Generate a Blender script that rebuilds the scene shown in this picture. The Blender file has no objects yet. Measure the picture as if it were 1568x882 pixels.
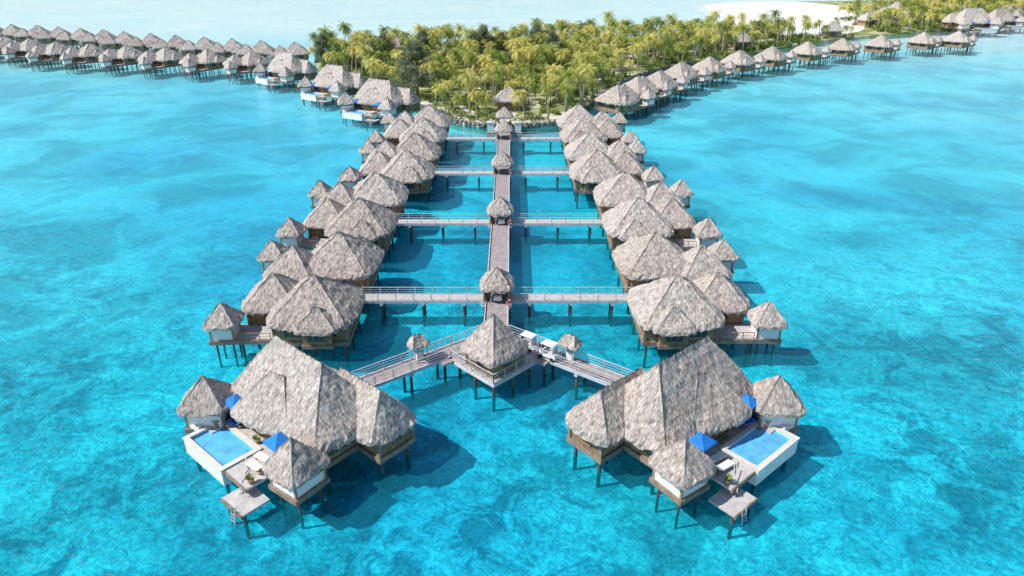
import bpy, bmesh, math, random
from mathutils import Vector, Matrix
from mathutils.noise import noise as pnoise
random.seed(7)
scene=bpy.context.scene
R=math.radians
# ------------------------------------------------------------------ node helpers
def new_mat(name):
    m=bpy.data.materials.new(name); m.use_nodes=True
    nt=m.node_tree; nt.nodes.clear()
    out=nt.nodes.new('ShaderNodeOutputMaterial')
    return m,nt,out
def N(nt,t,**kw):
    n=nt.nodes.new(t)
    for k,v in kw.items(): setattr(n,k,v)
    return n
def L(nt,a,b): nt.links.new(a,b)
def ramp(nt,fac,stops):
    r=N(nt,'ShaderNodeValToRGB'); e=r.color_ramp.elements
    e[0].position,e[0].color=stops[0][0],(*stops[0][1],1)
    e[1].position,e[1].color=stops[-1][0],(*stops[-1][1],1)
    for p,c in stops[1:-1]:
        x=e.new(p); x.color=(*c,1)
    L(nt,fac,r.inputs['Fac']); return r.outputs['Color']
def tex(nt,vec,scale,detail=3,rough=.55,dist=0.):
    n=N(nt,'ShaderNodeTexNoise'); n.inputs['Scale'].default_value=scale
    n.inputs['Detail'].default_value=detail; n.inputs['Roughness'].default_value=rough
    n.inputs['Distortion'].default_value=dist
    if vec is not None: L(nt,vec,n.inputs['Vector'])
    return n.outputs['Fac']
def mapping(nt,vec,scale=(1,1,1),rot=(0,0,0)):
    m=N(nt,'ShaderNodeMapping'); m.inputs['Scale'].default_value=scale; m.inputs['Rotation'].default_value=rot
    L(nt,vec,m.inputs['Vector']); return m.outputs['Vector']
def mixc(nt,fac,a,b,mode='MIX'):
    m=N(nt,'ShaderNodeMix',data_type='RGBA',blend_type=mode)
    if isinstance(fac,(int,float)): m.inputs['Factor'].default_value=fac
    else: L(nt,fac,m.inputs['Factor'])
    for s,v in ((m.inputs[6],a),(m.inputs[7],b)):
        if isinstance(v,tuple): s.default_value=(*v,1)
        else: L(nt,v,s)
    return m.outputs[2]
def mth(nt,op,a,b=None,c=None,clamp=False):
    m=N(nt,'ShaderNodeMath',operation=op,use_clamp=clamp)
    for i,v in enumerate((a,b,c)):
        if v is None: continue
        if isinstance(v,(int,float)): m.inputs[i].default_value=v
        else: L(nt,v,m.inputs[i])
    return m.outputs[0]
def mrange(nt,v,a,b,c=0.,d=1.):
    m=N(nt,'ShaderNodeMapRange'); L(nt,v,m.inputs['Value'])
    for k,x in (('From Min',a),('From Max',b),('To Min',c),('To Max',d)): m.inputs[k].default_value=x
    return m.outputs['Result']
def bump(nt,h,strength,dist):
    b=N(nt,'ShaderNodeBump'); b.inputs['Strength'].default_value=strength; b.inputs['Distance'].default_value=dist
    L(nt,h,b.inputs['Height']); return b.outputs['Normal']
def principled(nt,out,col,rough=.8,normal=None,spec=.3):
    b=N(nt,'ShaderNodeBsdfPrincipled')
    if isinstance(col,tuple): b.inputs['Base Color'].default_value=(*col,1)
    else: L(nt,col,b.inputs['Base Color'])
    b.inputs['Roughness'].default_value=rough
    b.inputs['Specular IOR Level'].default_value=spec
    if normal is not None: L(nt,normal,b.inputs['Normal'])
    L(nt,b.outputs[0],out.inputs['Surface']); return b
def objrand(nt): return N(nt,'ShaderNodeObjectInfo').outputs['Random']

# ------------------------------------------------------------------ materials
def mat_thatch():
    m,nt,out=new_mat('thatch')
    uv=N(nt,'ShaderNodeTexCoord').outputs['UV']
    ob=N(nt,'ShaderNodeNewGeometry').outputs['Position']
    st=tex(nt,mapping(nt,uv,(8.5,1.8,1)),1.0,5,.74)
    st2=tex(nt,mapping(nt,uv,(1.9,.9,1)),1.0,4,.7)
    lay=tex(nt,mapping(nt,uv,(.7,3.4,1)),1.0,3,.7)
    blot=tex(nt,ob,.3,3,.6)
    c=ramp(nt,st,[(.34,(.20,.17,.15)),(.47,(.55,.495,.45)),(.61,(.90,.835,.78))])
    c=mixc(nt,.6,c,ramp(nt,st2,[(.38,(.50,.47,.45)),(.55,(1,1,1))]),'MULTIPLY')
    c=mixc(nt,.4,c,ramp(nt,lay,[(.38,(.58,.56,.54)),(.54,(1.,1.,1.))]),'MULTIPLY')
    c=mixc(nt,.4,c,ramp(nt,blot,[(.40,(.76,.73,.70)),(.58,(1.,.985,.965))]),'MULTIPLY')
    c=mixc(nt,1.,c,ramp(nt,objrand(nt),[(0,(.88,.85,.82)),(.5,(.98,.955,.93)),(1,(1.0,1.0,.99))]),'MULTIPLY')
    h=mth(nt,'ADD',mth(nt,'MULTIPLY',st,.7),mth(nt,'MULTIPLY',lay,.5))
    principled(nt,out,c,.95,bump(nt,h,1.,.22),.08); return m
def mat_wood(name,dark,light,plank=3.,rough=.7,var=.5):
    m,nt,out=new_mat(name)
    ob=N(nt,'ShaderNodeTexCoord').outputs['Object']
    n=tex(nt,mapping(nt,ob,(1,1,1)),2.2,4,.65)
    c=ramp(nt,n,[(.3,dark),(.7,light)])
    w=N(nt,'ShaderNodeTexWave'); w.inputs['Scale'].default_value=plank; w.inputs['Distortion'].default_value=.1
    w.bands_direction='X'
    L(nt,ob,w.inputs['Vector'])
    c=mixc(nt,var,c,ramp(nt,w.outputs['Fac'],[(0,(.35,.33,.32)),(.25,(1,1,1)),(1,(1,1,1))]),'MULTIPLY')
    principled(nt,out,c,rough,None,.25); return m
def mat_plain(name,col,rough=.6,var=.15,scale=1.5,spec=.3,metal=0):
    m,nt,out=new_mat(name)
    ob=N(nt,'ShaderNodeTexCoord').outputs['Object']
    n=tex(nt,ob,scale,4,.6)
    lo=tuple(x*(1-var*2) for x in col)
    b=principled(nt,out,ramp(nt,n,[(.3,lo),(.6,col)]),rough,None,spec); b.inputs['Metallic'].default_value=metal; return m
M={}
M['thatch']=mat_thatch()
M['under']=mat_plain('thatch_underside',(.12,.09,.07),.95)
M['wall']=mat_wood('woven_wood_wall',(.22,.14,.07),(.48,.34,.19),2.4,.75,.5)
M['beam']=mat_wood('weathered_beam',(.17,.12,.09),(.36,.28,.21),1.,.8,.2)
M['deck']=mat_wood('deck_boards',(.44,.40,.385),(.68,.64,.62),2.6,.75,.45)
M['walk']=mat_wood('walkway_boards',(.27,.23,.22),(.48,.42,.41),2.4,.75,.45)
M['rail']=mat_plain('pale_painted_rail',(.60,.61,.63),.6,.15)
M['white']=mat_plain('white_render',(.82,.81,.79),.6,.06)
M['pile']=mat_plain('concrete_pile',(.12,.11,.09),.9,.3)
M['glass']=mat_plain('window_glass',(.06,.09,.10),.12,.2,.6,.6)
M['frame']=mat_plain('window_frame',(.38,.25,.14),.6,.1)
M['poolw']=mat_plain('pool_water',(.14,.54,.90),.12,.18,.9,.5)
M['tile']=mat_plain('pool_coping',(.74,.69,.61),.6,.1)
M['blue']=mat_plain('blue_canvas',(.02,.22,.66),.8,.12)
M['red']=mat_plain('red_plastic',(.65,.08,.03),.5,.1)
M['rubber']=mat_plain('black_rubber',(.03,.03,.03),.8,.1)
M['stone']=mat_plain('seawall_stone',(.30,.27,.245),.95,.32,.9)
M['path']=mat_plain('sandy_path',(.70,.65,.56),.95,.12,.4)
def mat_leaf(name,stops,trans=.25,sp=.4):
    m,nt,out=new_mat(name)
    g=N(nt,'ShaderNodeNewGeometry')
    n=tex(nt,g.outputs['Position'],.6,3,.6)
    f=mth(nt,'ADD',mth(nt,'MULTIPLY',n,1-sp),mth(nt,'MULTIPLY',objrand(nt),sp))
    c=ramp(nt,f,stops)
    d=N(nt,'ShaderNodeBsdfPrincipled'); L(nt,c,d.inputs['Base Color']); d.inputs['Roughness'].default_value=.5
    d.inputs['Specular IOR Level'].default_value=.3
    t=N(nt,'ShaderNodeBsdfTranslucent'); L(nt,c,t.inputs['Color'])
    x=N(nt,'ShaderNodeMixShader'); x.inputs[0].default_value=trans
    L(nt,d.outputs[0],x.inputs[1]); L(nt,t.outputs[0],x.inputs[2]); L(nt,x.outputs[0],out.inputs['Surface']); return m
M['palm']=mat_leaf('palm_frond',[(.22,(.09,.16,.03)),(.45,(.34,.39,.07)),(.72,(.74,.64,.19))],.26,.45)
M['casu']=mat_leaf('casuarina_needle',[(.25,(.13,.17,.08)),(.5,(.27,.30,.17)),(.8,(.42,.42,.26))],.3,.1)
M['shrub']=mat_leaf('shrub_leaf',[(.3,(.06,.12,.02)),(.5,(.18,.25,.04)),(.7,(.46,.45,.12))],.25,.0)
M['trunk']=mat_plain('palm_trunk',(.44,.39,.33),.9,.25,3)
M['bark']=mat_plain('tree_bark',(.26,.21,.17),.9,.25,3)
def mat_ground():
    m,nt,out=new_mat('island_ground')
    p=N(nt,'ShaderNodeNewGeometry').outputs['Position']
    n=tex(nt,p,.08,4,.6); n2=tex(nt,p,.8,3,.6)
    c=ramp(nt,n,[(.41,(.17,.23,.06)),(.51,(.33,.35,.12)),(.60,(.70,.64,.46))])
    c=mixc(nt,.5,c,ramp(nt,n2,[(.38,(.55,.55,.5)),(.58,(1,1,1))]),'MULTIPLY')
    principled(nt,out,c,.95); return m
M['ground']=mat_ground()
M['sand']=mat_plain('white_sand',(.86,.84,.79),.95,.05,.2)
def mat_seabed():
    m,nt,out=new_mat('lagoon_seabed')
    p=N(nt,'ShaderNodeNewGeometry').outputs['Position']
    sx=N(nt,'ShaderNodeSeparateXYZ'); L(nt,p,sx.inputs[0])
    big=tex(nt,mapping(nt,p,(1.,1.3,1),(0,0,.4)),.014,3,.55,.5)
    zone=tex(nt,mapping(nt,p,(1,1,1),(0,0,1.1)),.045,3,.55,.4)
    mid=tex(nt,p,.055,4,.6,.7)
    sm=tex(nt,p,.27,5,.72,.9)
    fine=tex(nt,p,1.25,5,.72,1.6)
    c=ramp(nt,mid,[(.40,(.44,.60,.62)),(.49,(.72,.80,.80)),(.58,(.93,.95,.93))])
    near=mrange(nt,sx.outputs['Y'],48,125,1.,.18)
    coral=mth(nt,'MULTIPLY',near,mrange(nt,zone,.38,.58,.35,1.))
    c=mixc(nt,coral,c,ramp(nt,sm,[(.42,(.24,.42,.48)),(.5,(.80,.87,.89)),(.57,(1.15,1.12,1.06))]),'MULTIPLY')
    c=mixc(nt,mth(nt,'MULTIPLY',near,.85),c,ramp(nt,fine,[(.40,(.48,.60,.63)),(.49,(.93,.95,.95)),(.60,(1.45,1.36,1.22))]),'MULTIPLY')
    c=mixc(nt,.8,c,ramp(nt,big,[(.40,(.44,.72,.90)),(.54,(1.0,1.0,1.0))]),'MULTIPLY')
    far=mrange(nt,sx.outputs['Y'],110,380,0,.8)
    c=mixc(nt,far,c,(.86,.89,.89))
    principled(nt,out,c,1.,None,0.); return m
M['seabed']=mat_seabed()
def mat_water():
    m,nt,out=new_mat('lagoon_water')
    p=N(nt,'ShaderNodeNewGeometry').outputs['Position']
    sx=N(nt,'ShaderNodeSeparateXYZ'); L(nt,p,sx.inputs[0])
    # water tone: deep near, shallow far; boardwalk shade and far glare painted into colour
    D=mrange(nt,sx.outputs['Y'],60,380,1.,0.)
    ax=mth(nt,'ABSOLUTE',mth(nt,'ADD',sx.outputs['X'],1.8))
    shade=mth(nt,'MULTIPLY',mrange(nt,ax,18,34,1.,0.),mrange(nt,sx.outputs['Y'],150,175,1.,0.))  # shaded band along the boardwalks, put into the water tint
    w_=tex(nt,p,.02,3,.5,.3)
    D=mth(nt,'ADD',D,mth(nt,'MULTIPLY',shade,.18))
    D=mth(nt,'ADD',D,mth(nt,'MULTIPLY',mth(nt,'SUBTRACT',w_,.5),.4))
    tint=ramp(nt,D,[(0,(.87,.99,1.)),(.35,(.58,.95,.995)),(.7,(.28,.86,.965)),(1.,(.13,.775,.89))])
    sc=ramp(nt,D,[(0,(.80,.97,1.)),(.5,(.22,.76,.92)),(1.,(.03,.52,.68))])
    a=tex(nt,mapping(nt,p,(.45,1.0,1),(0,0,.25)),1.3,5,.6,.4)
    b=tex(nt,mapping(nt,p,(.4,1.0,1),(0,0,-.2)),.25,2,.5)
    h=mth(nt,'ADD',mth(nt,'MULTIPLY',a,.5),mth(nt,'MULTIPLY',b,.5))
    nrm=bump(nt,h,.7,.6)
    tr=N(nt,'ShaderNodeBsdfTransparent'); L(nt,tint,tr.inputs['Color'])
    df=N(nt,'ShaderNodeBsdfDiffuse'); L(nt,sc,df.inputs['Color']); L(nt,nrm,df.inputs['Normal'])
    x=N(nt,'ShaderNodeMixShader'); x.inputs[0].default_value=.13
    L(nt,tr.outputs[0],x.inputs[1]); L(nt,df.outputs[0],x.inputs[2])
    gl=N(nt,'ShaderNodeBsdfGlossy'); gl.inputs['Roughness'].default_value=.12; L(nt,nrm,gl.inputs['Normal'])
    fr=N(nt,'ShaderNodeFresnel'); fr.inputs['IOR'].default_value=1.33; L(nt,nrm,fr.inputs['Normal'])
    y=N(nt,'ShaderNodeMixShader'); L(nt,mth(nt,'MULTIPLY',fr.outputs[0],.75),y.inputs[0])
    L(nt,x.outputs[0],y.inputs[1]); L(nt,gl.outputs[0],y.inputs[2]); L(nt,y.outputs[0],out.inputs['Surface']); return m
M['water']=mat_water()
BED=-1.6
# ------------------------------------------------------------------ mesh builder
class Kit:
    """collects geometry per named part (part name -> verts, faces, mats, uvs)"""
    def __init__(s): s.p={}
    def g(s,part):
        return s.p.setdefault(part,dict(v=[],f=[],m=[],uv=[],mats=[]))
    def mi(s,g,mat):
        if mat not in g['mats']: g['mats'].append(mat)
        return g['mats'].index(mat)
    def face(s,part,pts,mat,uv=None):
        g=s.g(part); b=len(g['v']); g['v']+= [tuple(q) for q in pts]
        g['f'].append(tuple(range(b,b+len(pts)))); g['m'].append(s.mi(g,mat)); g['uv'].append(uv or [(q[0],q[1]) for q in pts])
    def box(s,part,mat,c,size,rz=0,top=None):
        g=s.g(part); b=len(g['v']); hx,hy,hz=size[0]/2,size[1]/2,size[2]/2
        ca,sa=math.cos(rz),math.sin(rz); t=top or 1.
        for (x,y,z) in [(-1,-1,-1),(1,-1,-1),(1,1,-1),(-1,1,-1),(-1,-1,1),(1,-1,1),(1,1,1),(-1,1,1)]:
            k=t if z>0 else 1
            X,Y=x*hx*k,y*hy*k; g['v'].append((c[0]+X*ca-Y*sa,c[1]+X*sa+Y*ca,c[2]+z*hz))
        mi=s.mi(g,mat)
        for f in [(0,3,2,1),(4,5,6,7),(0,1,5,4),(1,2,6,5),(2,3,7,6),(3,0,4,7)]:
            g['f'].append(tuple(b+i for i in f)); g['m'].append(mi); g['uv'].append([(g['v'][b+i][0],g['v'][b+i][2]) for i in f])
    def beam(s,part,mat,a,b,w,h=None):
        a,b=Vector(a),Vector(b); d=(b-a)
        if d.length<1e-6: return
        h=h or w; dn=d.normalized(); up=Vector((0,0,1)) if abs(dn.z)<.95 else Vector((1,0,0))
        sd=dn.cross(up).normalized(); up=sd.cross(dn)
        g=s.g(part); k=len(g['v'])
        for q in (a,b):
            for (x,y) in ((-1,-1),(1,-1),(1,1),(-1,1)): g['v'].append(tuple(q+sd*x*w/2+up*y*h/2))
        mi=s.mi(g,mat)
        for f in [(0,1,2,3),(7,6,5,4),(0,4,5,1),(1,5,6,2),(2,6,7,3),(3,7,4,0)]:
            g['f'].append(tuple(k+i for i in f)); g['m'].append(mi); g['uv'].append([(0,0)]*4)
    def cyl(s,part,mat,a,b,r0,r1=None,n=8,cap=True):
        a,b=Vector(a),Vector(b); r1=r0 if r1 is None else r1
        dn=(b-a).normalized(); up=Vector((0,0,1)) if abs(dn.z)<.9 else Vector((1,0,0))
        sd=dn.cross(up).normalized(); up=sd.cross(dn); g=s.g(part); k=len(g['v'])
        for q,r in ((a,r0),(b,r1)):
            for i in range(n):
                t=2*math.pi*i/n; g['v'].append(tuple(q+sd*math.cos(t)*r+up*math.sin(t)*r))
        mi=s.mi(g,mat)
        for i in range(n):
            j=(i+1)%n; g['f'].append((k+i,k+j,k+n+j,k+n+i)); g['m'].append(mi); g['uv'].append([(0,0)]*4)
        if cap:
            for f in (tuple(k+i for i in range(n))[::-1],tuple(k+n+i for i in range(n))):
                g['f'].append(f); g['m'].append(mi); g['uv'].append([(0,0)]*n)
    def build(s,prefix,flip=False):
        out={}
        for name,g in s.p.items():
            me=bpy.data.meshes.new(prefix+'_'+name)
            v=[(x,-y,z) for x,y,z in g['v']] if flip else g['v']
            f=[tuple(reversed(q)) for q in g['f']] if flip else g['f']
            me.from_pydata(v,[],f)
            for mt in g['mats']: me.materials.append(M[mt])
            me.polygons.foreach_set('material_index',g['m'])
            ul=me.uv_layers.new(name='UVMap'); data=[]
            for q in g['uv']:
                q=list(reversed(q)) if flip else q
                for a in q: data+= [a[0],a[1]]
            ul.data.foreach_set('uv',data); me.update(); out[name]=me
        return out
def top_empty(name,loc=(0,0,0),rz=0,sc=1):
    e=bpy.data.objects.new(name,None); scene.collection.objects.link(e)
    e.location=loc; e.rotation_euler=(0,0,rz); e.scale=(sc,sc,sc); e.empty_display_size=.5; return e
def place(name,meshes,loc=(0,0,0),rz=0,sc=1):
    if len(meshes)==1:
        o=bpy.data.objects.new(name,list(meshes.values())[0]); scene.collection.objects.link(o)
        o.location=loc; o.rotation_euler=(0,0,rz); o.scale=(sc,sc,sc); return o
    e=top_empty(name,loc,rz,sc)
    for k,me in meshes.items():
        o=bpy.data.objects.new(k,me); scene.collection.objects.link(o); o.parent=e
    return e

# ------------------------------------------------------------------ thatched hip roof
def roof(K,part,cx,cy,w,d,rl,z0,z1,rz=0,cell=.4,seed=0,skirt=.38,rag=.17):
    """hip roof: w along local x, d along local y, ridge length rl along x"""
    hw,hd=w/2,d/2; nx=max(4,int(w/cell)); ny=max(4,int(d/cell))
    slope=math.hypot(z1-z0,hd); nk=max(4,int(slope/cell)); off=seed*13.7
    g=K.g(part); mi=K.mi(g,'thatch'); mu=K.mi(g,'under'); ca,sa=math.cos(rz),math.sin(rz)
    per=[]
    for i in range(nx): per.append((-1+2*i/nx,-1,0,abs(-1+2*i/nx)))
    for i in range(ny): per.append((1,-1+2*i/ny,1,abs(-1+2*i/ny)))
    for i in range(nx): per.append((1-2*i/nx,1,2,abs(1-2*i/nx)))
    for i in range(ny): per.append((-1,1-2*i/ny,3,abs(1-2*i/ny)))
    n=len(per); base=len(g['v'])
    def put(x,y,z): g['v'].append((cx+x*ca-y*sa,cy+x*sa+y*ca,z))
    tuft=[random.random() for _ in range(n)]
    loc=[]
    def rf(a,b): return 1-.15*(abs(a*b))**3
    for k in range(nk+1):
        s_=k/nk; hx=hw*(1-s_)+rl/2*s_; hy=hd*(1-s_)+.03*s_
        zz=z0+(z1-z0)*(s_*.93+s_*s_*.07)
        for i,(a,b,sd,ed) in enumerate(per):
            rr=1-(1-rf(a,b))*(1-s_)
            x,y=a*hx*rr,b*hy*rr
            nz=pnoise(Vector((x*.6+off,y*.6,off)))*.22+pnoise(Vector((x*2.1+off,y*2.1,off*2)))*.16
            if ed>.999: nz+=.16
            if k==nk: nz=.12+random.uniform(-.07,.14)
            if k==0:
                nz+=-.08+(tuft[i]-.5)*.18+pnoise(Vector((x*.5+off,y*.5,off*3)))*.2
                q=1+(tuft[i]-.5)*.04+pnoise(Vector((x*.6+off,y*.6,off*4)))*.035; x*=q; y*=q
            if (k%3)==0 and k: nz+=.04
            put(x,y,zz+nz); loc.append((x,y,s_*slope))
    for k in range(nk):
        for i in range(n):
            j=(i+1)%n; a,b,c,d_=k*n+i,k*n+j,(k+1)*n+j,(k+1)*n+i; sd=per[i][2]
            g['f'].append((base+a,base+b,base+c,base+d_)); g['m'].append(mi)
            ax=0 if sd in (0,2) else 1
            g['uv'].append([(loc[q][ax]+sd*31+off,loc[q][2]) for q in (a,b,c,d_)])
    b2=len(g['v'])
    for i,(a,b,sd,ed) in enumerate(per):
        rr=rf(a,b)
        put(a*hw*rr*1.0+a*.03,b*hd*rr+b*.03,z0-skirt+random.uniform(-rag,rag))
    b3=len(g['v'])
    for i,(a,b,sd,ed) in enumerate(per): put(a*(hw-.6)*rf(a,b),b*(hd-.6)*rf(a,b),z0-.02)
    b4=len(g['v']); put(0,0,z0+(z1-z0)*.3)
    for i in range(n):
        j=(i+1)%n; sd=per[i][2]; ax=0 if sd in (0,2) else 1
        g['f'].append((b2+i,b2+j,base+j,base+i)); g['m'].append(mi)
        g['uv'].append([(loc[i][ax]+sd*31+off,-.4),(loc[j][ax]+sd*31+off,-.4),(loc[j][ax]+sd*31+off,0),(loc[i][ax]+sd*31+off,0)])
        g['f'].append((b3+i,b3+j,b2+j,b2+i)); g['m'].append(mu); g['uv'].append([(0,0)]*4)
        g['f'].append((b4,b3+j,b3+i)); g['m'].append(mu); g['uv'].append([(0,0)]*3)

def window(K,x,y,z,w,h,nrm):
    ca,sa=math.cos(nrm),math.sin(nrm)
    def pt(side,out,zz): return (x+ca*out-sa*side, y+sa*out+ca*side, zz)
    K.box('windows','glass',pt(0,.03,z),(.05,w,h),nrm)
    for s_ in (-1,1): K.box('windows','frame',pt(s_*w/2,.05,z),(.12,.1,h+.1),nrm)
    for s_ in (-1,1): K.box('windows','frame',pt(0,.052,z+s_*h/2),(.13,w+.1,.1),nrm)
    for q in (-w/6,w/6): K.box('windows','frame',pt(q,.048,z),(.1,.06,h),nrm)
def walls(K,cx,cy,w,d,z0,z1,rz=0):
    ca,sa=math.cos(rz),math.sin(rz)
    def T(x,y): return cx+x*ca-y*sa,cy+x*sa+y*ca
    K.box('walls','wall',(cx,cy,(z0+z1)/2),(w,d,z1-z0),rz)
    K.box('walls','beam',(cx,cy,z0-.25),(w+.4,d+.4,.5),rz)
    for a in (-1,1):
        for b in (-1,1):
            x,y=T(a*w/2,b*d/2); K.box('walls','beam',(x,y,(z0+z1)/2),(.26,.26,z1-z0+.01),rz)
    for ang,half,ln in ((0,w/2,d),(math.pi,w/2,d),(math.pi/2,d/2,w),(-math.pi/2,d/2,w)):
        n=2 if ln>5 else 1
        for i in range(n):
            o=(i-(n-1)/2)*ln*.48
            lx=math.cos(ang)*half-math.sin(ang)*o; ly=math.sin(ang)*half+math.cos(ang)*o
            x,y=T(lx,ly); window(K,x,y,z0+1.15,min(1.9,ln*.33),1.25,ang+rz)
        if n==2:
            x,y=T(math.cos(ang)*half,math.sin(ang)*half); K.box('walls','beam',(x,y,(z0+z1)/2),(.2,.2,z1-z0-.02),rz)
def stilts(K,pts,ztop=1.8,r=.15,part='stilts'):
    for x,y in pts:
        K.cyl(part,'pile',(x,y,BED-.1),(x,y,ztop),r,r,8)
def hut(K,cx,cy,rz,seed,size=3.9,z0=3.9,z1=5.8):
    roof(K,'hut_roof',cx,cy,size,size,.1,z0,z1,rz,.33,seed,.3,.14)
    ca,sa=math.cos(rz),math.sin(rz); h=size/2-.72
    for a in (-1,1):
        for b in (-1,1):
            x,y=cx+a*h*ca-b*h*sa,cy+a*h*sa+b*h*ca
            K.box('hut_frame','frame',(x,y,3.0),(.18,.18,2.1),rz)
            x,y=cx+(a*h*ca-b*h*sa)*.75,cy+(a*h*sa+b*h*ca)*.75; K.cyl('stilts','pile',(x,y,BED-.1),(x,y,1.6),.11,.11,8)
    K.box('hut_frame','beam',(cx,cy,1.75),(2*h+.5,2*h+.5,.45),rz)
    for ang in (0,math.pi/2,math.pi,-math.pi/2):
        t=ang+rz; x,y=cx+math.cos(t)*h,cy+math.sin(t)*h
        K.box('hut_frame','white',(x,y,2.62),(.08,2*h-.18,1.25),t)
        K.box('hut_frame','frame',(x,y,3.29),(.12,2*h-.18,.09),t)
    K.box('hut_frame','wall',(cx,cy,3.5),(2*h-.3,2*h-.3,.9),rz)
def ladder(K,x,y,ang,z0,z1):
    ca,sa=math.cos(ang),math.sin(ang)
    for s_ in (-.28,.28): K.beam('ladder','rail',(x-sa*s_,y+ca*s_,z1+.5),(x-sa*s_+ca*.35,y+ca*s_+sa*.35,z0),.05)
    n=int((z1-z0)/.3)
    for i in range(n):
        z=z0+.2+i*.3; o=.35*(1-(z-z0)/(z1+.5-z0))
        K.beam('ladder','rail',(x-sa*.28+ca*o,y+ca*.28+sa*o,z),(x+sa*.28+ca*o,y-ca*.28+sa*o,z),.045)
def railing(K,a,b,z=2.0,h=.95,step=2.0,mat='rail',part='railing',mids=(.5,)):
    a,b=Vector((*a,z)),Vector((*b,z)); n=max(1,round((b-a).length/step))
    for i in range(n+1):
        q=a.lerp(b,i/n); K.box(part,mat,(q.x,q.y,z+h/2),(.08,.08,h))
    K.beam(part,mat,a+Vector((0,0,h)),b+Vector((0,0,h)),.08,.06)
    for m_ in mids: K.beam(part,mat,a+Vector((0,0,h*m_)),b+Vector((0,0,h*m_)),.03,.03)
def umbrella(K,x,y,part='umbrella',z0=2.):
    K.cyl(part,'rail',(x,y,z0),(x,y,z0+2.6),.04)
    g=[(x+1.3*math.cos(t),y+1.3*math.sin(t),z0+2.05) for t in [math.pi/4+i*math.pi/2 for i in range(4)]]
    for i in range(4):
        K.face(part,[g[i],g[(i+1)%4],(x,y,z0+2.75)],'blue')
        a,b=g[i],g[(i+1)%4]
        K.face(part,[(a[0],a[1],a[2]-.18),(b[0],b[1],b[2]-.18),b,a],'blue')
def lounger(K,x,y,rz,part='sun_lounger',z0=2.,mat='blue'):
    ca,sa=math.cos(rz),math.sin(rz)
    def T(a,b,z): return (x+a*ca-b*sa,y+a*sa+b*ca,z0+z)
    K.box(part,mat,T(-.3,0,.36),(1.35,.65,.12),rz)
    K.beam(part,mat,T(.38,0,.36),T(.95,0,.75),.65,.1)
    K.box(part,'frame',T(0,0,.26),(1.8,.6,.06),rz)
    for a in (-.8,.7):
        for b in (-.25,.25): K.box(part,'frame',T(a,b,.12),(.07,.07,.24),rz)

# ------------------------------------------------------------------ standard bungalow
def std_kit(seed):
    K=Kit(); r=random.Random(seed)
    roof(K,'main_roof',0,0,9.7,9.9,.4,4.15,7.8,r.uniform(-.06,.06),.4,seed)
    roof(K,'main_roof',.9,-3.8,4.8,3.6,.6,4.08,5.9,0,.4,seed+.3)
    roof(K,'side_roof',-5.3,2.4,6.9,6.8,.3,4.05,6.95,r.uniform(-.08,.08),.4,seed+.6)
    walls(K,0,0,7.7,7.9,2.,4.4); walls(K,-5.3,2.4,5.0,5.0,2.02,4.25)
    K.box('walls','wall',(.9,-4.3,3.1),(3.0,1.2,2.1)); K.box('walls','beam',(.9,-4.4,1.85),(3.3,1.3,.4)); window(K,.9,-4.9,3.15,1.9,1.3,-math.pi/2)
    hut(K,-9.6,-2.4,r.uniform(-.08,.08),seed+.8,3.8)
    K.box('deck','deck',(-7.0,-1.9,1.9),(6.0,3.6,.2)); K.box('deck','beam',(-7.0,-3.72,1.8),(6.0,.14,.5))
    K.box('deck','beam',(-7.0,-3.0,1.5),(6.,.2,.3))
    railing(K,(-8.0,-3.6),(-4.4,-3.6),2.0,.85,1.2,'frame')
    stilts(K,[(x,y) for x in (-3.5,0,3.5) for y in (-3.6,0,3.6)]+[(x,y) for x in (-7.4,-4.6) for y in (0.4,4.4)]+[(-7.6,-3.4),(-4.8,-3.4)])
    return K
STD={}
for sd in (1,2,3):
    k=std_kit(sd); STD[(sd,0)]=k.build('bungalow%d'%sd); STD[(sd,1)]=k.build('bungalow%dm'%sd,True)
CX=-1.8
crossY=[73.,98.3,123.6,149.]
for ci,cy in enumerate(crossY):
    shift=0 if ci<2 else -3.0
    for side in (-1,1):
        for fb in (0,1):
            v=(ci*2+fb+(side>0)*3)%3+1
            dx=side*(19.8+shift); y=cy+(6.2 if fb else -6.2)
            if side<0: me,rz=STD[(v,fb)],0
            else: me,rz=STD[(v,1-fb)],math.pi
            place('overwater_bungalow',me,(CX+dx,y,0),rz+random.uniform(-.03,.03))

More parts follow.
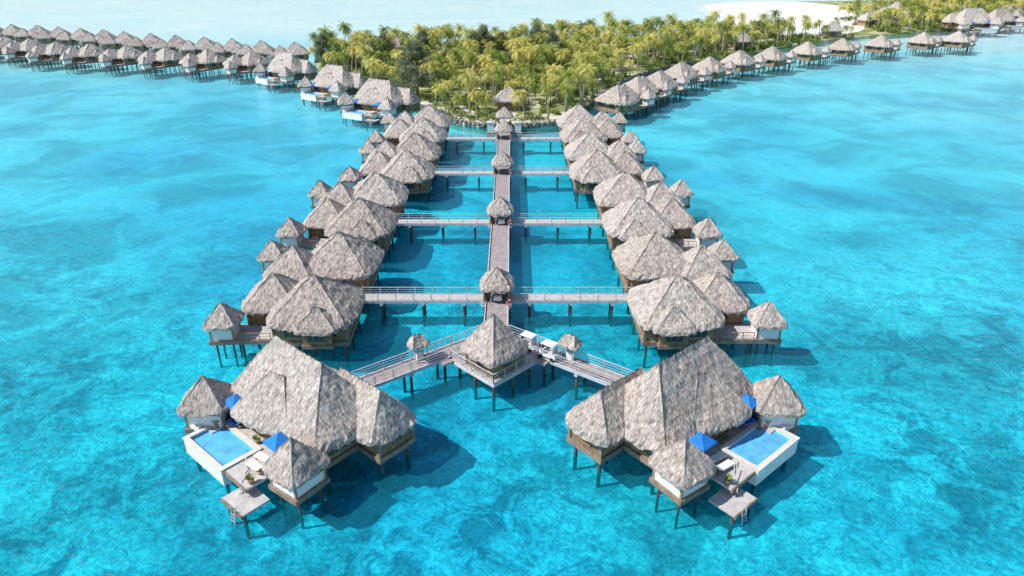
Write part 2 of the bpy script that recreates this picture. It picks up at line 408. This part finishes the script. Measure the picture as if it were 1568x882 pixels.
# ------------------------------------------------------------------ premium pool villa (local x along ridge)
def big_kit(seed):
    K=Kit()
    roof(K,'roof',-1.9,0,15.0,8.6,6.8,4.2,9.0,0,.34,seed)
    roof(K,'roof',-2.6,-1.9,7.8,6.6,1.6,4.12,7.2,.22,.34,seed+.3)
    roof(K,'roof',3.3,2.3,9.4,5.6,5.2,4.1,7.1,0,.34,seed+.6)
    walls(K,-1.9,0,12.4,6.2,2.,4.5); walls(K,4.7,2.4,5.0,3.6,2.02,4.4); walls(K,-2.4,-2.7,5.0,2.8,2.01,4.4)
    hut(K,-8.7,-5.6,.75,seed+.8,4.5,3.9,6.2); hut(K,4.4,-5.3,.1,seed+.9,4.3,3.8,6.1)
    K.box('deck','deck',(-2.8,-4.3,1.9),(12.6,2.2,.2)); K.box('deck','deck',(.5,-6.9,1.89),(3.2,3.2,.2))
    K.box('deck','deck',(-8.0,-4.5,1.88),(3,4.6,.2)); K.box('deck','beam',(.5,-8.56,1.8),(3.2,.12,.4))
    px,py,pw,pd=-4.4,-7.0,6.3,3.6
    for a,b,c_,d_ in ((0,-pd/2+.15,pw,.3),(0,pd/2-.15,pw,.3),(-pw/2+.15,0,.3,pd-.6),(pw/2-.15,0,.3,pd-.6)):
        K.box('pool','white',(px+a,py+b,1.3),(c_,d_,1.6))
    K.box('pool','white',(px,py,.62),(pw-.6,pd-.6,.2))
    K.box('pool','poolw',(px,py,1.2),(pw-.6,pd-.6,1.3))
    for a,b,c_,d_ in ((0,-pd/2+.15,pw+.16,.46),(0,pd/2-.15,pw+.16,.46)): K.box('pool','tile',(px+a,py+b,2.12),(c_,d_,.07))
    for a in (-1,1): K.box('pool','tile',(px+a*(pw/2-.15),py,2.119),(.46,pd-.77,.07))
    for i in range(3): K.box('pool','white',(px-pw/2+.5+.28*i,py+pd/2-.75,1.86-.08*i),(.28,.9,.1))
    K.box('deck','deck',(2.0,-8.7,1.0),(3.0,2.4,.2)); K.box('deck','beam',(2.0,-9.92,.95),(3.0,.12,.35))
    for i in range(5): K.box('stairs','deck',(-.1+.25*i,-7.4-.22*i,1.85-.17*i),(.28,1.1,.06),.7)
    for s_ in (-.6,.6): K.beam('stairs','rail',(-.3+s_*.6,-7.2-s_*.6,2.6),(1.4+s_*.6,-8.5-s_*.6,1.7),.06)
    ladder(K,2.5,-9.98,-math.pi/2,-.6,1.1)
    umbrella(K,-6.3,-4.2); umbrella(K,1.3,-4.8); lounger(K,-5.9,-4.8,.2); lounger(K,-7.0,-5.0,.2); lounger(K,.3,-5.8,.1,mat='white'); lounger(K,.7,-6.8,.1,mat='white')
    K.box('deck','white',(-8.2,-7.2,2.1),(1.0,.7,.45),.3)
    for q in ((-2.2,-4.9),(1.8,-7.9),(-7.0,-6.)):
        K.cyl('planter','frame',(q[0],q[1],2.0),(q[0],q[1],2.4),.2,.26,8)
        for i in range(14):
            a=i*2.4; K.face('planter',[(q[0],q[1],2.35),(q[0]+math.cos(a)*.38,q[1]+math.sin(a)*.38,2.8),(q[0]+math.cos(a+.5)*.35,q[1]+math.sin(a+.5)*.35,2.6)],'shrub')
    railing(K,(-9.6,-2.4),(-9.6,-4.2),2.,.9,.9,'frame')
    stilts(K,[(-7.0,-8.3),(-2.,-8.3),(.9,-9.6),(3.2,-9.6),(3,-5.2),(-2.,-5.2),(-9.3,-3)],.9,.16)
    stilts(K,[(x,y) for x in (-7.4,-4.4,-1.4,1.6,4.0) for y in (-2.6,2.6)]+[(6.8,1),(6.8,3.8)],1.75,.17,'stilts')
    return K
kb=big_kit(5); BIG0=kb.build('pool_villa'); kb=big_kit(6); BIG1=kb.build('pool_villam',True)
ang=math.atan2(-.65,.76)
place('thatched_pool_villa',BIG0,(-16.8,48.4,0),ang)
place('thatched_pool_villa',BIG1,(2*CX+16.8,48.4,0),math.pi-ang)
for x,y,a in ((-32.3,179,-.5),(-49.2,202,-.6),(-70.6,227,-.65)):
    place('thatched_pool_villa',BIG0,(x,y,0),a)

# ------------------------------------------------------------------ outlying rows
def row(pts,step,rz,flip=0):
    P=[Vector(p) for p in pts]
    tot=sum((P[k+1]-P[k]).length for k in range(len(P)-1)); n=int(tot/step)
    for k in range(n+1):
        d=k*tot/n; j=0
        while j<len(P)-2 and d>(P[j+1]-P[j]).length: d-=(P[j+1]-P[j]).length; j+=1
        q=P[j].lerp(P[j+1],d/(P[j+1]-P[j]).length)
        place('overwater_bungalow',STD[(k%3+1,flip)],(q.x+random.uniform(-1,1),q.y+random.uniform(-1.5,1.5),0),rz+random.uniform(-.15,.15))
row([(-232,298),(-203,287),(-163,265),(-131,255),(-102,246),(-88,243)],15.5,.9,0)
row([(-240,334),(-197,318),(-167,304),(-137,289),(-108,276),(-80,265)],14.,.2,1)
for i,(x,y) in enumerate([(27.3,180.3),(34.6,193.),(42,202),(51.5,217.4),(63.7,229.9),(77.4,243.9),(92.3,254.7),(110.3,268.2),(128,279),(147.6,288.8),(170.3,299.3),(187.2,303.6),(78,318),(92,325),(106,334),(119,343),(226,432),(215,425),(300,440)]):
    place('overwater_bungalow',STD[(i%3+1,1)],(x,y,0),math.pi+.75+random.uniform(-.1,.1))
for x,y,a,s_ in ((231,371,.1,1.25),(255,385,.3,1.1),(282,418,.2,1.)):
    place('thatched_pool_villa',BIG1,(x,y,0),math.pi+a,s_)

# ------------------------------------------------------------------ walkways
def walkway(K,a,b,width,z=2.0,mat='walk',edge='rail',rail=True,curb=False,pile=6.,rstep=2.0):
    a2,b2=Vector(a),Vector(b); d=(b2-a2); ln=d.length; dn=d/ln; sd=Vector((-dn.y,dn.x)); rz=math.atan2(dn.y,dn.x); c=(a2+b2)/2
    K.box('deck',mat,(c.x,c.y,z-.09),(ln,width,.18),rz)
    for s_ in (-1,1):
        q=c+sd*s_*(width/2+.07); K.box('edge_beams',edge,(q.x,q.y,z-.15),(ln,.14,.36),rz)
        if curb: K.box('edge_beams',edge,(q.x,q.y,z+.12),(ln,.12,.12),rz)
        if rail:
            o=sd*s_*(width/2+.06); railing(K,tuple(a2+o),tuple(b2+o),z,.95,rstep,mids=(.35,.68))
    n=max(1,int(ln/pile))
    for i in range(n+1):
        q=a2.lerp(b2,(i+.5)/(n+1))
        for s_ in (-1,1):
            r_=q+sd*s_*(width/2-.15); K.cyl('piles','pile',(r_.x,r_.y,BED-.1),(r_.x,r_.y,z-.4),.15,.15,8)
        K.box('piles','rail',(q.x,q.y,z-.5),(.35,width+.4,.28),rz)
K=Kit()
walkway(K,(CX,63.5),(CX,163),2.5,2.0,'walk','rail',False,True,8)
place('main_boardwalk',K.build('main_boardwalk'))
for ci,cy in enumerate(crossY):
    e=16.3 if ci<2 else 13.3
    for side in (-1,1):
        K=Kit(); walkway(K,(CX+side*1.45,cy),(CX+side*e,cy),1.6,1.99,'deck','rail',True,False,6)
        K.box('entry_deck','deck',(CX+side*(e+1.5),cy,1.9),(3.,6.2,.18)); K.box('entry_deck','beam',(CX+side*(e+1.5),cy,1.72),(2.9,6.0,.18))
        railing(K,(CX+side*(e+.1),cy-3),(CX+side*(e+.1),cy-1),2.,.95,1.,'frame'); railing(K,(CX+side*(e+.1),cy+1),(CX+side*(e+.1),cy+3),2.,.95,1.,'frame')
        for a in (-2.6,2.6): K.cyl('piles','pile',(CX+side*(e+.6),cy+a,BED-.1),(CX+side*(e+.6),cy+a,1.7),.15)
        place('side_boardwalk',K.build('side_boardwalk%d%d'%(ci,side)))
for side in (-1,1):
    K=Kit(); walkway(K,(CX+side*.9,63.9),(CX+side*13.6,54.4),1.9,1.985,'walk','rail',True,False,5)
    K.box('landing','deck',(CX+side*14.4,53.8,1.9),(3.,3.,.18),math.atan2(-9.5,side*12.7))
    place('side_boardwalk',K.build('vbridge%d'%side))

def gazebo(size=4.1,z0=4.0,z1=5.9,seed=1):
    K=Kit(); roof(K,'roof',0,0,size,size,.1,z0,z1,0,.33,seed,.32,.16); h=size/2-.6
    for a in (-1,1):
        for b in (-1,1): K.cyl('posts','frame',(a*h,b*h,2.0),(a*h,b*h,4.15),.1,.09)
    K.box('platform','walk',(0,0,1.93),(2*h+.5,2*h+.5,.2)); K.box('platform','rail',(0,0,1.72),(2*h+.7,2*h+.7,.22))
    for a in (-1,1):
        K.box('bench','frame',(a*(h-.05),.0,2.45),(.45,1.8,.08)); K.box('bench','frame',(a*(h+.12),0,2.7),(.06,2*h-.3,.5))
        for b in (-1,1): K.box('bench','frame',(a*(h-.05),b*.8,2.22),(.35,.08,.4)); K.cyl('posts','pile',(a*h,b*h,BED-.1),(a*h,b*h,1.6),.15)
    return K
gz=gazebo().build('gazebo')
for cy in crossY: place('walkway_gazebo',gz,(CX,cy,0.003),random.uniform(-.03,.03))
place('walkway_gazebo',gz,(CX,162.5,0.003),0)
K=Kit()
roof(K,'roof',0,0,5.6,5.6,.1,4.0,7.5,math.pi/4,.33,9,.35,.16)
walls(K,0,0,3.9,3.9,2.05,4.2,math.pi/4)
K.box('platform','deck',(0,.8,1.9),(6.3,6.3,.2),math.pi/4); K.box('platform','rail',(0,.8,1.68),(6.5,6.5,.26),math.pi/4)
hd=6.3/2*math.sqrt(2)
for a,b in (((-hd,.8),(0,.8-hd)),((0,.8-hd),(hd,.8)),((hd,.8),(hd*.85,.8+hd*.15)),((-hd,.8),(-hd*.85,.8+hd*.15))): railing(K,a,b,2.0,1.,1.6,mids=(.33,.66))
K.box('platform','walk',(0,4.2,1.87),(4.2,2.6,.2))
for s_ in (-1,1): K.box('platform','walk',(s_*4.4,1.6,1.86),(3.4,2.2,.2),-s_*.64)
stilts(K,[(0,-3.2),(-3.6,.8),(3.6,.8),(-1.9,-1.2),(1.9,-1.2),(0,4.4),(-2,3),(2,3)],1.6,.16)
place('thatched_pavilion',K.build('pavilion'),(CX,58.6,0))
K=Kit(); roof(K,'roof',0,0,2.2,1.7,.9,4.0,4.8,0,.28,4,.22,.1)
for a in (-.7,.7):
    for b in (-.5,.5): K.box('posts','rail',(a,b,3.0),(.1,.1,2.1))
K.box('posts','white',(0,0,2.5),(.7,.4,.9))
ls=K.build('shelter'); place('walkway_shelter',ls,(-9.5,59.3,0),.6); place('walkway_shelter',ls,(2*CX+9.5,59.3,0),-.6)

def cart():
    K=Kit()
    K.box('body','white',(0,0,.45),(2.3,1.15,.25)); K.box('body','white',(.85,0,.72),(.6,1.1,.45),0,.82); K.box('body','white',(-.65,0,.7),(.9,1.1,.35))
    K.box('seats','tile',(-.45,0,.92),(.5,1.05,.12)); K.box('seats','tile',(-.75,0,1.2),(.12,1.05,.5))
    K.box('canopy','white',(-.05,0,1.95),(1.7,1.2,.08),0,.94)
    for a in (-.8,.75):
        for b in (-.5,.5): K.beam('canopy','rail',(a,b,.6),(a*.9,b,1.92),.05)
    K.box('windscreen','glass',(.74,0,1.45),(.03,.95,.75))
    for a in (-.75,.8):
        for b in (-.52,.52): K.cyl('wheels','rubber',(a,b-.1,.25),(a,b+.1,.25),.25,.25,12)
    K.cyl('steering','rubber',(.35,.25,1.12),(.4,.25,1.14),.17,.17,10); K.beam('steering','rubber',(.6,.25,.85),(.38,.25,1.12),.05)
    return K.build('golf_cart')
ct=cart()
for x,y,a in ((CX+.1,72.6,-math.pi/2),(CX+.2,97.6,-math.pi/2),(1.7,61.3,2.5),(3.8,59.6,2.5)):
    place('golf_cart',ct,(x,y,2.0),a,.9)
def buoy():
    K=Kit(); K.box('post','rail',(0,0,.6),(.12,.12,1.2)); n=14
    for i in range(n):
        a=2*math.pi*i/n; b=2*math.pi*(i+1)/n
        K.cyl('ring','white' if i%4==3 else 'red',(.12,math.cos(a)*.3,1.0+math.sin(a)*.3),(.12,math.cos(b)*.3,1.0+math.sin(b)*.3),.08,.08,6)
    return K.build('lifebuoy_stand')
bu=buoy()
for y in (70.0,95.6,121,146.5): place('lifebuoy_stand',bu,(CX+1.5,y,2.0),-math.pi/2)
K=Kit()
K.box('pier','white',(0,0,1.6),(1.5,1.5,2.4)); K.box('pier','tile',(0,0,2.86),(1.8,1.8,.15)); K.box('lamp','white',(0,0,3.2),(.5,.5,.5)); K.box('pier','stone',(0,0,.1),(1.9,1.9,1.))
gp=K.build('gate_pier'); place('gate_pier',gp,(CX-3.2,160.5,0)); place('gate_pier',gp,(CX+3.2,160.5,0))

# ------------------------------------------------------------------ island
coast=[(-34.7,200.6),(-27,191),(-21.1,184),(-15.4,172),(-11,168.2),(-6.2,166.3),(-1.8,165.6),(2.6,166.4),(7.5,167.8),(12.4,171),(16.5,178),(20.5,189),(27.4,207),(38,232),(58.9,259),(81,278),(109.7,302),(140.6,330),(176.8,352),(217,372),(297,418),(430,470),(480,640),(387,590),(285.7,585),(230,571),(180.6,557),(157,505),(150,443),(128,385),(80,345),(19,326),(-23,312),(-61,300),(-78,285),(-72.8,260),(-57.6,235.5)]
def smooth(pts,it=2):
    for _ in range(it):
        q=[]
        for i in range(len(pts)):
            a,b=pts[i],pts[(i+1)%len(pts)]
            q+= [(a[0]*.75+b[0]*.25,a[1]*.75+b[1]*.25),(a[0]*.25+b[0]*.75,a[1]*.25+b[1]*.75)]
        pts=q
    return pts
cs=smooth(coast)
def flat(name,pts,z,mat,zbot=None,spread=1.):
    bm=bmesh.new(); vs=[bm.verts.new((x,y,z)) for x,y in pts]; f=bm.faces.new(vs)
    if zbot is not None:
        mx=sum(p[0] for p in pts)/len(pts); my=sum(p[1] for p in pts)/len(pts)
        lo=[bm.verts.new((mx+(x-mx)*spread,my+(y-my)*spread,zbot)) for x,y in pts]
        for i in range(len(pts)):
            j=(i+1)%len(pts); bm.faces.new((vs[j],vs[i],lo[i],lo[j]))
    bmesh.ops.triangulate(bm,faces=[f]); bmesh.ops.recalc_face_normals(bm,faces=bm.faces)
    me=bpy.data.meshes.new(name); bm.to_mesh(me); bm.free(); me.materials.append(M[mat])
    o=bpy.data.objects.new(name,me); scene.collection.objects.link(o); return o
flat('island_ground',cs,.8,'ground',-2.5)
def inside(x,y,pts=cs):
    c_=False; j=len(pts)-1
    for i in range(len(pts)):
        xi,yi=pts[i]; xj,yj=pts[j]
        if (yi>y)!=(yj>y) and x<(xj-xi)*(y-yi)/(yj-yi)+xi: c_=not c_
        j=i
    return c_
flat('beach_sand',smooth([(138,520),(138,470),(128,424),(112,385),(106,358),(128,350),(158,352),(182,372),(195,410),(215,455),(225,500),(235,540),(215,575),(180,570),(150,548)]),.84,'sand',-2.2,1.3)
K=Kit(); r=random.Random(3)
def blob(K,part,mat,c,rx,ry,rz_):
    g=K.g(part); b=len(g['v']); mi=K.mi(g,mat); rings=[(-.8,.6),(-.1,1.),(.6,.75)]; n=6; a0=r.random()*6
    for zz,rr in rings:
        for i in range(n):
            a=a0+i*math.pi*2/n; q=rr*r.uniform(.8,1.15); g['v'].append((c[0]+math.cos(a)*rx*q,c[1]+math.sin(a)*ry*q,c[2]+zz*rz_*r.uniform(.85,1.1)))
    g['v'].append((c[0],c[1],c[2]+rz_))
    for k in range(2):
        for i in range(n):
            j=(i+1)%n; g['f'].append((b+k*n+i,b+k*n+j,b+(k+1)*n+j,b+(k+1)*n+i)); g['m'].append(mi); g['uv'].append([(0,0)]*4)
    for i in range(n): g['f'].append((b+2*n+i,b+2*n+(i+1)%n,b+3*n)); g['m'].append(mi); g['uv'].append([(0,0)]*3)
for i in range(len(cs)):
    a,b=Vector(cs[i]),Vector(cs[(i+1)%len(cs)])
    if a.y>262 or a.x<-62: continue
    n=max(1,int((b-a).length/.75))
    for k in range(n):
        q=a.lerp(b,k/n)
        for z in (-.1,.45,.95): blob(K,'stones','stone',(q.x+r.uniform(-.25,.25),q.y+r.uniform(-.25,.25),z),.55,.55,.42)
place('stone_seawall',K.build('seawall'))
tip=smooth(coast[0:14],1)[1:-3]
cen=Vector((-1,190))
def strip(name,pts,w,z,mat):
    P=[Vector(p) for p in pts]; me=bpy.data.meshes.new(name); v=[];f=[]
    for i,p in enumerate(P):
        t=(P[min(i+1,len(P)-1)]-P[max(i-1,0)]).normalized(); s_=Vector((-t.y,t.x))*w/2
        v+= [(*(p+s_),z),(*(p-s_),z)]
    for i in range(len(P)-1): f.append((2*i,2*i+1,2*i+3,2*i+2))
    me.from_pydata(v,[],f); me.materials.append(M[mat]); o=bpy.data.objects.new(name,me); scene.collection.objects.link(o)
ins=[]
for p in tip:
    q=Vector(p); d=(cen-q); ins.append(tuple(q+d.normalized()*2.8))
strip('sand_path',ins,2.2,.81,'path'); strip('sand_path',[(CX,163),(CX,168),(CX+.5,174),(CX+2,180)],3.,.815,'path')
strip('sand_path',[(CX-1,168),(-9,176),(-13,186),(-16,200),(-10,215)],2.2,.82,'path')
K=Kit(); roof(K,'roof',0,0,7.6,6.4,1.4,3.6,6.4,0,.4,11); K.box('walls','wall',(0,0,2.2),(5.6,4.4,2.8)); K.box('walls','tile',(0,0,.85),(6.6,5.4,.2))
for a in (-3,0,3):
    for b in (-2.5,2.5): K.cyl('posts','frame',(a,b,.8),(a,b,3.8),.12)
window(K,0,-2.2,2.3,2.2,1.4,-math.pi/2); ip=K.build('island_pav')
place('thatched_pavilion',ip,(-1.0,184,0))
huts=[(-57,272),(-46.6,283),(-52,262),(-23.6,272),(-10,290),(95,300),(150,340),(190,390),(215,400),(60,300),(240,460),(262,440)]
for x,y in huts: place('thatched_pavilion',ip,(x,y,0),random.uniform(-.4,.4),1.25)

# ------------------------------------------------------------------ vegetation
def palm_kit(seed):
    K=Kit(); r=random.Random(seed); H=r.uniform(5.5,9.); lean=r.uniform(.3,1.8); la=r.random()*6.28
    pts=[]; n=6
    for i in range(n+1):
        t=i/n; pts.append(Vector((math.cos(la)*lean*t*t,math.sin(la)*lean*t*t,H*t)))
    for i in range(n): K.cyl('trunk','trunk',pts[i],pts[i+1],.24-.11*i/n+(0.1 if i==0 else 0),.24-.11*(i+1)/n,6,False)
    top=pts[-1]
    for i in range(24):
        az=i*2.399+r.uniform(-.2,.2); el=R(75-100*(i/24)**.9+r.uniform(-8,8)); ln=r.uniform(2.7,3.6); segs=6
        p=top.copy(); e=el; d0=Vector((math.cos(az),math.sin(az),0)); side=Vector((-math.sin(az),math.cos(az),0))
        cur=[p.copy()]
        for k in range(segs):
            dv=d0*math.cos(e)+Vector((0,0,math.sin(e))); p=p+dv*ln/segs; cur.append(p.copy()); e-=R(13+6*k*.6)
        for k in range(segs):
            a,b=cur[k],cur[k+1]; dn=(b-a).normalized()
            for h in (0,.5):
                q=a.lerp(b,h); q2=a.lerp(b,h+.40); tt=(k+h)/segs; wl=.95*math.sin(math.pi*min(1,.18+tt*.78))**.7
                for s_ in (-1,1):
                    tipv=q2+side*s_*wl*.8+dn*wl*.45-Vector((0,0,wl*r.uniform(.25,.55)))
                    K.face('crown',[q,q2,tipv] if s_>0 else [q2,q,tipv],'palm')
    for i in range(5):
        a=i*1.3; blobc=top+Vector((math.cos(a)*.25,math.sin(a)*.25,-.3)); K.cyl('crown','palm',blobc,blobc-Vector((0,0,.3)),.14,.05,5)
    return K
def join_parts(K,name):
    J=Kit(); g=J.g('all')
    for q in K.p.values():
        b=len(g['v']); g['v']+=q['v']; mp=[J.mi(g,m_) for m_ in q['mats']]
        g['f']+= [tuple(b+i for i in f) for f in q['f']]; g['m']+=[mp[i] for i in q['m']]; g['uv']+=q['uv']
    return J.build(name)
PALM=[join_parts(palm_kit(s),'palm%d'%s) for s in range(6)]
grove=top_empty('distant_palm_grove')
cands=[]; r=random.Random(11); tries=0
avoid=[(-1.0,181,7.),(-27,200,6.5),(27.3,180,7),(34.6,193,7),(42,202,7),(51.5,217,7),(-32,179,9),(-49,202,9)]+[(x,y,5.) for x,y in huts]
while tries<22000 and len(cands)<1100:
    tries+=1; x=r.uniform(-78,330); y=r.uniform(168,500)
    if not inside(x,y): continue
    if x<185 and y>346: continue
    if y>420 and x<235: continue
    if y<188 and r.random()<.5: continue
    dens=.6+.95*pnoise(Vector((x*.035,y*.035,3)))
    if r.random()>dens+.25: continue
    if abs(x-CX)<3.5 and y<182: continue
    if any((x-a)**2+(y-b)**2<c_*c_ for a,b,c_ in avoid): continue
    ms=3.6 if y<300 else 4.8
    if any((x-a)**2+(y-b)**2<ms*ms for a,b in cands): continue
    cands.append((x,y))
for x,y in cands:
    o=place('palm_tree' if y<225 else 'palm',PALM[r.randrange(6)],(x,y,.75),r.random()*6.28,r.uniform(.7,1.2))
    if y>=225: o.parent=grove
def leafcloud(K,part,mat,c,rad,n,size,r,flat_=.8,up=.2):
    for _ in range(n):
        v=Vector((r.gauss(0,1),r.gauss(0,1),r.gauss(0,1))).normalized()*rad*(r.random()**.35)
        v.z*=flat_; q=Vector(c)+v; a=Vector((r.uniform(-1,1),r.uniform(-1,1),r.uniform(-.6,1)+up)).normalized(); b=a.cross(Vector((r.uniform(-1,1),r.uniform(-1,1),r.uniform(-1,1)))).normalized()
        s_=size*r.uniform(.6,1.3); K.face(part,[q-b*s_*.35,q+b*s_*.35,q+a*s_*1.6],mat)
def casu(seed,H=15,W=6.2):
    K=Kit(); r=random.Random(seed)
    K.cyl('trunk','bark',(0,0,0),(.3,.2,H*.5),.45,.28,8,False); K.cyl('trunk','bark',(.3,.2,H*.5),(0,.3,H*.93),.28,.06,8,False)
    for i in range(46):
        t=r.uniform(.14,.97); z=H*t; a=r.random()*6.28; prof=math.sin(math.pi*min(1,(t*.86+.16)))**.75; ln=W*prof*r.uniform(.55,1.15)
        p0=Vector((.2,.2,z*.85)); p1=Vector((math.cos(a)*ln,math.sin(a)*ln,z+ln*.12))
        K.cyl('trunk','bark',p0,p1,.1,.03,5,False)
        for k in range(4):
            q=p0.lerp(p1,.4+.2*k); leafcloud(K,'crown','casu',q,r.uniform(.7,1.3),60,.34,r,.75,.1)
    return join_parts(K,'casuarina%d'%seed)
cas=[casu(1),casu(2,13,4.2)]
for i,(x,y,k,s_) in enumerate([(-27,199,0,1.05),(-10,256,1,1.05),(-13,250,1,.95),(-66,252,1,.9),(9,262,1,1.05),(14,252,1,.95),(-31,250,1,1.),(-4,262,1,.85),(-46,258,1,.85)]):
    place('casuarina_tree',cas[k],(x,y,.7),i*1.1,s_)
K=Kit(); r=random.Random(21); cnt=0
while cnt<2000:
    x=r.uniform(-78,300); y=r.uniform(167,430)
    if not inside(x,y): continue
    if x<185 and y>346: continue
    if x*x+(y-182)**2<60 or (abs(x-CX)<2.5 and y<180): continue
    if pnoise(Vector((x*.06,y*.06,8)))<-.15 and y>185: continue
    rad=r.uniform(.6,1.8); leafcloud(K,'all','shrub',(x,y,.9+rad*.4),rad,34 if y<230 else 20,.5 if y<230 else .8,r,.7,.4); cnt+=1
place('tropical_shrubs',K.build('shrubs'))
K=Kit(); walkway(K,(262,372),(300,392),3.,1.6,'deck','rail',False,True,8); place('far_jetty',K.build('far_jetty'))

# ------------------------------------------------------------------ water + seabed
def sheet(name,z,mat):
    me=bpy.data.meshes.new(name); S=9000
    me.from_pydata([(-S,-400,z),(S,-400,z),(S,2*S,z),(-S,2*S,z)],[],[(0,1,2,3)]); me.materials.append(M[mat])
    o=bpy.data.objects.new(name,me); scene.collection.objects.link(o)
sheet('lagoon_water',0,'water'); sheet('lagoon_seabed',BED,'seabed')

# ------------------------------------------------------------------ light
el=R(48); sx_,sy_=-.95,-.22
d=Vector((-sx_*math.cos(el),-sy_*math.cos(el),-math.sin(el)))
sun=bpy.data.lights.new('sun','SUN'); sun.energy=5.; sun.angle=R(.5); sun.color=(1,.965,.915)
so=bpy.data.objects.new('sun',sun); scene.collection.objects.link(so); so.rotation_euler=d.to_track_quat('-Z','Y').to_euler(); so.location=(-50,0,80)
w=bpy.data.worlds.new('World'); scene.world=w; w.use_nodes=True; nt=w.node_tree
bg=nt.nodes['Background']; sk=nt.nodes.new('ShaderNodeTexSky'); sk.sky_type='NISHITA'; sk.sun_disc=False
sk.sun_elevation=el; sk.sun_rotation=math.atan2(sx_,sy_)%(2*math.pi); sk.altitude=0; sk.air_density=1.; sk.dust_density=.4; sk.ozone_density=1.5
nt.links.new(sk.outputs[0],bg.inputs[0]); bg.inputs[1].default_value=.13
cam=bpy.data.cameras.new('camera'); co=bpy.data.objects.new('camera',cam); scene.collection.objects.link(co)
co.location=(0,0,40); co.rotation_euler=(R(90-26.7),0,0); cam.sensor_width=36; cam.lens=24; cam.clip_end=20000; cam.clip_start=.5
scene.camera=co
scene.view_settings.view_transform='Standard'; scene.view_settings.look='None'; scene.view_settings.exposure=0
